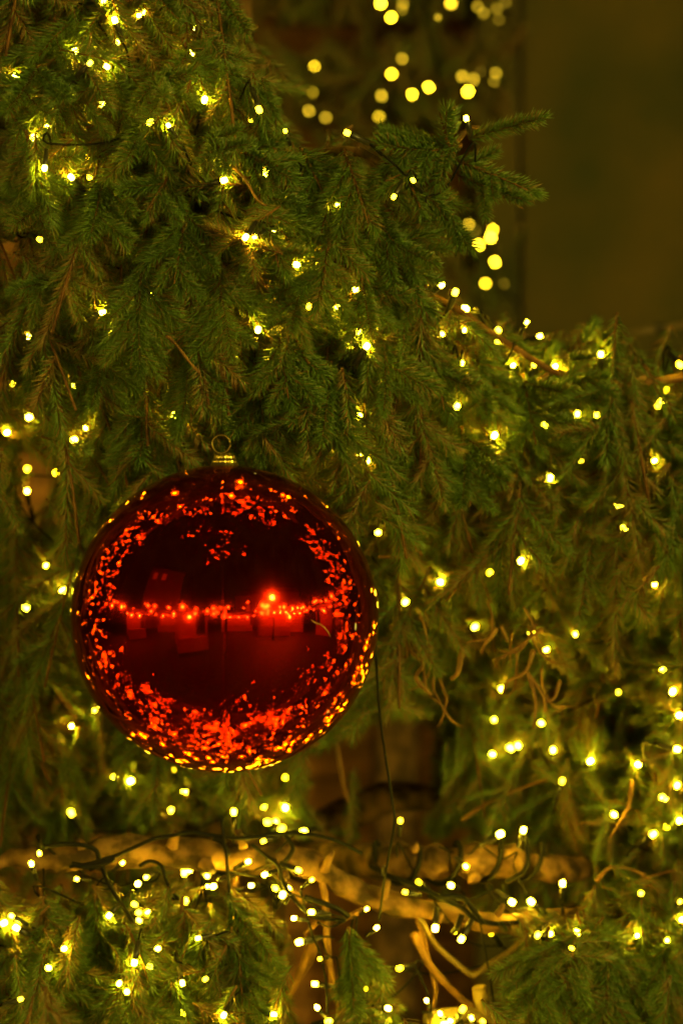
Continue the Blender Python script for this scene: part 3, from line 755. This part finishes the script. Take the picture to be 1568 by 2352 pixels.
# ------------------------------------------------------------------ cables
def cable_on(root, pts, r=.0026, m=M_cable, name='wire', seg=7):
    return tube(name, [P(*p) for p in pts], r, m, root, seg, 6)
Lr = ROOT['limb']
for pts, r in (
    ([(105, 1946, .25), (150, 1938, .24), (195, 1942, .24), (222, 1955, .245), (225, 1985, .25), (205, 1998, .25)], .0042), ([(160, 1990, .245), (200, 1985, .24), (265, 1966, .25), (300, 1950, .26), (350, 1928, .27), (400, 1918, .28), (440, 1911, .28), (500, 1920, .28), (560, 1925, .27), (640, 1915, .28), (700, 1915, .29), (770, 1930, .30), (830, 1960, .32)], .0036),
    ([(235, 1990, .25), (250, 2030, .24), (285, 2085, .23), (318, 2140, .22), (325, 2165, .2), (312, 2195, .16)], .0040), ([(320, 1990, .26), (345, 1978, .26), (370, 1990, .25), (385, 2030, .25), (408, 2062, .25)], .0034), ([(392, 2065, .25), (412, 2064, .25)], .003),
    ([(510, 1880, .28), (514, 1930, .275), (520, 1960, .27), (523, 2000, .27), (528, 2060, .27), (530, 2140, .28)], .0032), ([(490, 1925, .28), (512, 1935, .28), (524, 1965, .275)], .005), ([(655, 1918, .29), (672, 1945, .285), (665, 1965, .285), (650, 1985, .29)], .0042),
    ([(580, 1940, .28), (610, 1965, .27), (640, 1990, .27), (648, 2020, .27), (672, 2060, .27), (710, 2100, .27), (745, 2110, .28), (790, 2115, .3)], .0038), ([(690, 2045, .28), (715, 2140, .29), (735, 2190, .3), (748, 2250, .3), (752, 2330, .28)], .0022),
    ([(165, 1985, .24), (215, 1990, .24), (262, 1972, .25)], .0055), ([(700, 2060, .28), (770, 2085, .29), (800, 2105, .3)], .0050)):
    cable_on(Lr, pts, r * .8)
Sr = ROOT['spiral']
pts = []
for k in range(0, 12 * 5 + 1):
    t = k / (12 * 5); x = 860 + 370 * t; a = 2 * math.pi * t * 4 + 1.2
    c = P(x, 1980 + 5 * math.sin(t * 6), .48 - .02 * math.sin(t * 3)); rr = .0275
    pts.append(c + Vector((.015 * math.cos(a), -rr * math.cos(a), rr * math.sin(a) * 1.05)))
tube('wire', pts, .0042, M_cable, Sr, 7, 3)
for pts in ([(850, 1990, .40), (890, 2010, .38), (930, 2025, .36), (1000, 2055, .35), (1060, 2085, .35), (1090, 2110, .35), (1140, 2122, .36), (1190, 2118, .37)],
            [(1010, 2060, .34), (1060, 2060, .34), (1090, 2095, .34), (1110, 2120, .35)], [(1200, 1905, .43), (1212, 1960, .42), (1205, 2000, .42), (1160, 2025, .43)], [(1240, 2085, .40), (1256, 2110, .39), (1270, 2130, .4)],
            [(1060, 2100, .34), (1050, 2130, .34), (1040, 2140, .35)], [(1280, 1930, .7), (1330, 1980, .68), (1360, 2030, .66)]):
    cable_on(Sr, pts, .0038)
pc = empty('power_cable', P(872, 2105, .30), 'thin dark cable running straight down from behind the red bauble', 'cable')
cable_on(pc, [(862, 1480, .26), (866, 1560, .22), (874, 1660, .22), (888, 1760, .22), (902, 1850, .22), (905, 1890, .22), (893, 1960, .23), (884, 2010, .25), (877, 2060, .28), (870, 2115, .31)], .0019, M_cable, 'cable_run')
cable_on(pc, [(882, 1990, .245), (880, 2010, .25)], .0032, M_black, 'clip')
bc = empty('bent_cable', P(1084, 2236, .42), 'stiff tan cable bent to a V below the bare limb', 'cable')
cable_on(bc, [(960, 2100, .40), (985, 2145, .40), (1005, 2175, .41), (1045, 2210, .42), (1078, 2236, .42), (1092, 2237, .42), (1130, 2210, .42), (1170, 2185, .42), (1190, 2165, .41), (1202, 2125, .40)], .0046, M_brcable, 'cable_run')
cable_on(bc, [(1196, 2150, .405), (1202, 2120, .40)], .0056, M_black, 'end_sleeve')
fc = empty('slack_cable', P(1500, 760, 1.3), 'pale blurred cable sagging across the wall panel', 'cable')
cable_on(fc, [(1330, 800, 1.5), (1430, 770, 1.4), (1510, 755, 1.4), (1620, 740, 1.5), (1760, 720, 1.5)], .005, M_brcable, 'cable_run')
cable_on(fc, [(1500, 757, 1.4), (1525, 752, 1.4)], .0075, M_black, 'clip')

# ------------------------------------------------------------------ dim tree in front of the plank wall
far = empty('spruce_tree', P(900, 0, 2.75), 'dim blurred spruce with fairy lights in front of the plank wall', 'tree')
far.location.z = 0
fx = far.location.x
tube('trunk', [(fx, 2.75, -.02), (fx + .01, 2.75, 1.8), (fx, 2.75, 3.4)], [.06, .05, .03], M_bark, far, 10, 6, .06)
SV, SF, SM, ST, off = [], [], [], [], 0
for (xa, ya, xb, yb, n_) in ((560, -120, 1190, 45, 60), (600, 125, 1150, 285, 90), (1020, 490, 1165, 790, 34), (560, 330, 1000, 900, 30)):
    for _ in range(n_):
        a = R_(rng.gauss(90, 40)); d = Vector((math.cos(a), -rng.uniform(-.3, .6), -math.sin(a))).normalized()
        b = P(rng.uniform(xa, xb), rng.uniform(ya, yb), rng.uniform(2.42, 2.75))
        path, sh = frond(b - d * .1, d, .2, 5, .09)
        for s in sh:
            x, y = px_of(s[0] + s[1] * s[2])
            if ya - 12 < y < yb + 12 and x < 1175: add_low(*s)
o = big_mesh('crown', SV, SF, SM, ST, [M_needle, M_stem], far, far.location); tag(o, kind='stuff')

# ------------------------------------------------------------------ what stands outside the frame and shows in the bauble
# the rest of the tree's lights, below, beside and above
V = []; F = []
oct_ = [(1, 0, 0), (-1, 0, 0), (0, 1, 0), (0, -1, 0), (0, 0, 1), (0, 0, -1)]
of = [(0, 2, 4), (2, 1, 4), (1, 3, 4), (3, 0, 4), (2, 0, 5), (1, 2, 5), (3, 1, 5), (0, 3, 5)]
spots = []
for _ in range(85):         # the skirt of the tree widening below, in clumps
    z = rng.uniform(-1.6, -.62); k = (-.62 - z) / 1.0
    x = rng.gauss(-.1, .78); y = .42 - .78 * k - .10 * x * x + rng.gauss(0, .10); sg = rng.choice((.03, .06, .12, .25))
    for _ in range(rng.randint(3, 17)): spots.append((x + rng.gauss(0, sg), y + rng.gauss(0, sg), CZ + z + rng.gauss(0, sg)))
for _ in range(340):        # left and right flanks
    s = rng.choice((-1, 1)); spots.append((s * rng.uniform(.6, 1.3) + (-.05 if s < 0 else .1), rng.uniform(-.1, .6), CZ + rng.uniform(-.75, 1.1)))
for _ in range(130):         # above
    spots.append((rng.uniform(-.9, .5), rng.uniform(-.25, .5), CZ + rng.uniform(.80, 1.5)))
def _out(p):
    u, v = px_of(p); return not (-14 < u < 1582 and -14 < v < 2366)
spots = [p for p in spots if _out(p)]
for (x, y, z) in spots:
    o = len(V); rr = rng.uniform(.0026, .0056); V += [Vector((x, y, z)) + Vector(q) * rr for q in oct_]; F += [tuple(o + t for t in f) for f in of]
ot = empty('light_string', (0, .3, .2), 'fairy lights of the tree beyond the edges of the view, mirrored in the bauble', 'fairy lights', 'strings of fairy lights on the spruce')
me = mesh_from('bulbs', [v - ot.location for v in V], F, M_led5)
gl = []
for _ in spots: gl += [14 + 560 * rng.random() ** 2.8] * 6
me.attributes.new('glow', 'FLOAT', 'POINT').data.foreach_set('value', gl)
b = link('bulbs', me, ot); tag(b, kind='stuff')

# garland of lights overhead, in front of the tree
og = empty('light_garland', (-.5, -1.2, 3.4), 'garland of lamps strung overhead, mirrored high in the bauble', 'fairy lights')
gp = [(-.75, -.55), (-.6, -.62), (-.5, -.5), (-.32, -.55), (-.12, -.6), (-.42, -.9), (-.3, -1.05), (-.2, -.95), (-.1, -1.15), (.0, -1.2), (-.25, -1.35), (-.45, -1.45), (.3, -1.1), (.32, -1.16), (.28, -.9), (-.05, -.85), (.0, -.62), (-.68, -.58)]
pth = []
for (x, y) in gp:
    p = Vector((x * 1.3, y * 1.3, 3.35 + rng.uniform(-.05, .05))); B = basis((0, 0, -1)).to_4x4(); B.translation = p - og.location
    b = link('bulb', ME_lens['a'], og, mw=B @ Matrix.Scale(1.0, 4)); link('socket', ME_sock, b); pth.append(p + Vector((0, 0, .075)))
sp = smooth_path(pth, 4); V, F = tube_geo([q - og.location for q in sp], .002, 5); link('wire', mesh_from('wire', V, F, M_cable), og)

# market stalls across the square, behind the camera
def stall(az, dist, w_, lamps, label, rows=7):
    a = R_(az); c = Vector((math.sin(a) * dist, -math.cos(a) * dist, 0))
    st = empty('market_stall', c, label, 'stall', 'stalls across the square'); st.rotation_euler = (0, 0, a + rng.uniform(-.35, .35)); st.scale = (1, 1, rng.uniform(.82, 1.15))
    def bx(n, lo, hi, m):
        o = box(n, lo, hi, m); o.parent = st; return o
    h = w_ / 2
    bx('counter', (-h, -.05, .0), (h, .45, .95), M_stall); bx('back_wall', (-h, -1.6, 0), (h, -1.52, 2.5), M_stall)
    for x in (-h, h - .09): bx('post', (x, .36, .955), (x + .09, .45, 2.42), M_stall)
    r = mesh_from('roof', [(-h - .2, .8, 2.4), (h + .2, .8, 2.4), (h + .2, -1.8, 3.1), (-h - .2, -1.8, 3.1), (-h - .2, .8, 2.45), (h + .2, .8, 2.45), (h + .2, -1.8, 3.15), (-h - .2, -1.8, 3.15)],
                  [(3, 2, 1, 0), (4, 5, 6, 7), (0, 1, 5, 4), (2, 3, 7, 6), (1, 2, 6, 5), (3, 0, 4, 7)], M_awn, smooth=False)
    link('roof', r, st)
    lv, lf = lathe([(.0001, -.05), (.035, -.035), (.05, 0), (.035, .035), (.015, .06)], 10)
    lm = mesh_from('lamp', lv, lf, M_bulb)
    for k in range(lamps): link('lamp', lm, st, Vector((-h + w_ * (k + .5) / lamps, -.3, 2.25)))
    sm = mesh_from('eave_bulb', *lathe([(.0001, -.02), (.014, -.012), (.018, 0), (.012, .014), (.005, .02)], 7), M_bulb)
    for k in range(rows): link('eave_bulb', sm, st, Vector((-h - .15 + (w_ + .3) * k / (rows - 1), .84, 2.38 + rng.uniform(-.05, .05))))
stall(-24, 4.6, 1.7, 1, 'small wooden stall mirrored in the bauble below its bright horizon line', 3)
stall(38, 9.0, 3.8, 5, 'brightest market stall mirrored in the bauble', 4)
stall(-66, 8.5, 2.2, 2, 'open stall mirrored toward the bauble rim above the fairy lights', 3)
stall(12, 13, 4.4, 3, 'long stall mirrored close to the middle seam of the bauble', 4)
stall(54, 12, 3.0, 3, 'stall mirrored just right of the brightest one in the bauble', 4)
stall(-40, 12.5, 3.6, 2, 'stall mirrored between the small stall and the bauble rim', 3)
stall(80, 10, 2.4, 1, 'stall mirrored beside the scratch on the bauble', 3)
a = R_(38); sl = empty('street_lamp', (BC.x + math.sin(a) * 7, -math.cos(a) * 7, 0), 'tall street lamp mirrored as the hottest spot in the bauble', 'lamp')
V, F = lathe([(.09, 0), (.09, .5), (.055, .55), (.045, 3.3), (.03, 3.45)], 12); link('pole', mesh_from('pole', V, F, M_black), sl)
V, F = lathe([(.001, -.16), (.10, -.13), (.16, 0), (.12, .12), (.04, .16)], 14); link('lamp_globe', mesh_from('lamp_globe', V, F, M_street), sl, Vector((0, 0, 3.61)))
V, F = lathe([(.19, .13), (.14, .2), (.03, .26), (.001, .27)], 14); link('lamp_cap', mesh_from('lamp_cap', V, F, M_black), sl, Vector((0, 0, 3.61)))
fe = empty('lamp_festoon', (0, -9, 0), 'festoon of warm lamps across the square, mirrored along the middle of the bauble', 'lamps')
fm = mesh_from('lamp', *lathe([(.0001, -1), (.7, -.7), (1, 0), (.7, .7), (.3, 1.15)], 8), M_fest)
pth = []
az = -92.0
while az < 88:
    az += rng.uniform(1.5, 5.0); dist = rng.uniform(8.5, 12.5)
    el = 9 + 2.2 * math.sin(az * .09) + rng.uniform(-2.2, 2.2) - (3.5 if rng.random() < .2 else 0)
    if rng.random() < .18: az += 7
    a = R_(az); p = Vector((BC.x + math.sin(a) * dist, -math.cos(a) * dist, BC.z + dist * math.tan(R_(el))))
    r = rng.choice((.04, .06, .09, .12, .17)) * (1.5 if 28 < az < 50 else 1)
    A = Matrix.Scale(r, 4); A.translation = p - fe.location; link('lamp', fm, fe, mw=A); pth.append(p + Vector((0, 0, r * 1.15)))
sp = smooth_path(pth, 4); V, F = tube_geo([q - fe.location for q in sp], .012, 5); link('wire', mesh_from('wire', V, F, M_cable), fe)
for az in (-88, -52, -8, 30, 84):
    a = R_(az); tube('post', [(math.sin(a) * 12.9, -math.cos(a) * 12.9, 0), (math.sin(a) * 12.9, -math.cos(a) * 12.9, 4.2)], .05, M_black, fe, 8, 2)
def building(az, dist, w_, h_, label, lit):
    a = R_(az); b = empty('building', (math.sin(a) * dist, -math.cos(a) * dist, 0), label, 'building', 'buildings round the square'); b.rotation_euler = (0, 0, a)
    def bx(n, lo, hi, m, par=b):
        o = box(n, lo, hi, m); o.parent = par; return o
    bx('facade', (-w_ / 2, -3, 0), (w_ / 2, 0, h_), M_plank)
    r = mesh_from('roof', [(-w_ / 2 - .3, .3, h_ + .003), (w_ / 2 + .3, .3, h_ + .003), (w_ / 2 + .3, -3.3, h_ + .003), (-w_ / 2 - .3, -3.3, h_ + .003), (-w_ / 2, -1.5, h_ + 2), (w_ / 2, -1.5, h_ + 2)], [(0, 1, 5, 4), (2, 3, 4, 5), (1, 2, 5), (3, 0, 4), (3, 2, 1, 0)], M_plank, smooth=False)
    link('roof', r, b)
    k = 0
    for z in np.arange(1.4, h_ - 2, 2.9):
        for x in np.arange(-w_ / 2 + 1, w_ / 2 - 1, 2.4):
            f = bx('window', (x, .003, z), (x + 1.1, .06, z + 1.7), M_winlit if k in lit else M_plank); k += 1
            bx('sill', (x - .1, .063, z - .1), (x + 1.2, .18, z - .003), M_stall)
building(35, 21, 20, 9, 'wide building mirrored as a dim glow above the brightest stall', (3, 9))
building(-47, 17, 9, 13, 'tall building with lit windows mirrored in the upper dark of the bauble', (9, 10))
print('hero shoots', HN[0], 'fill', NFILL, 'leds', len(LEDS))
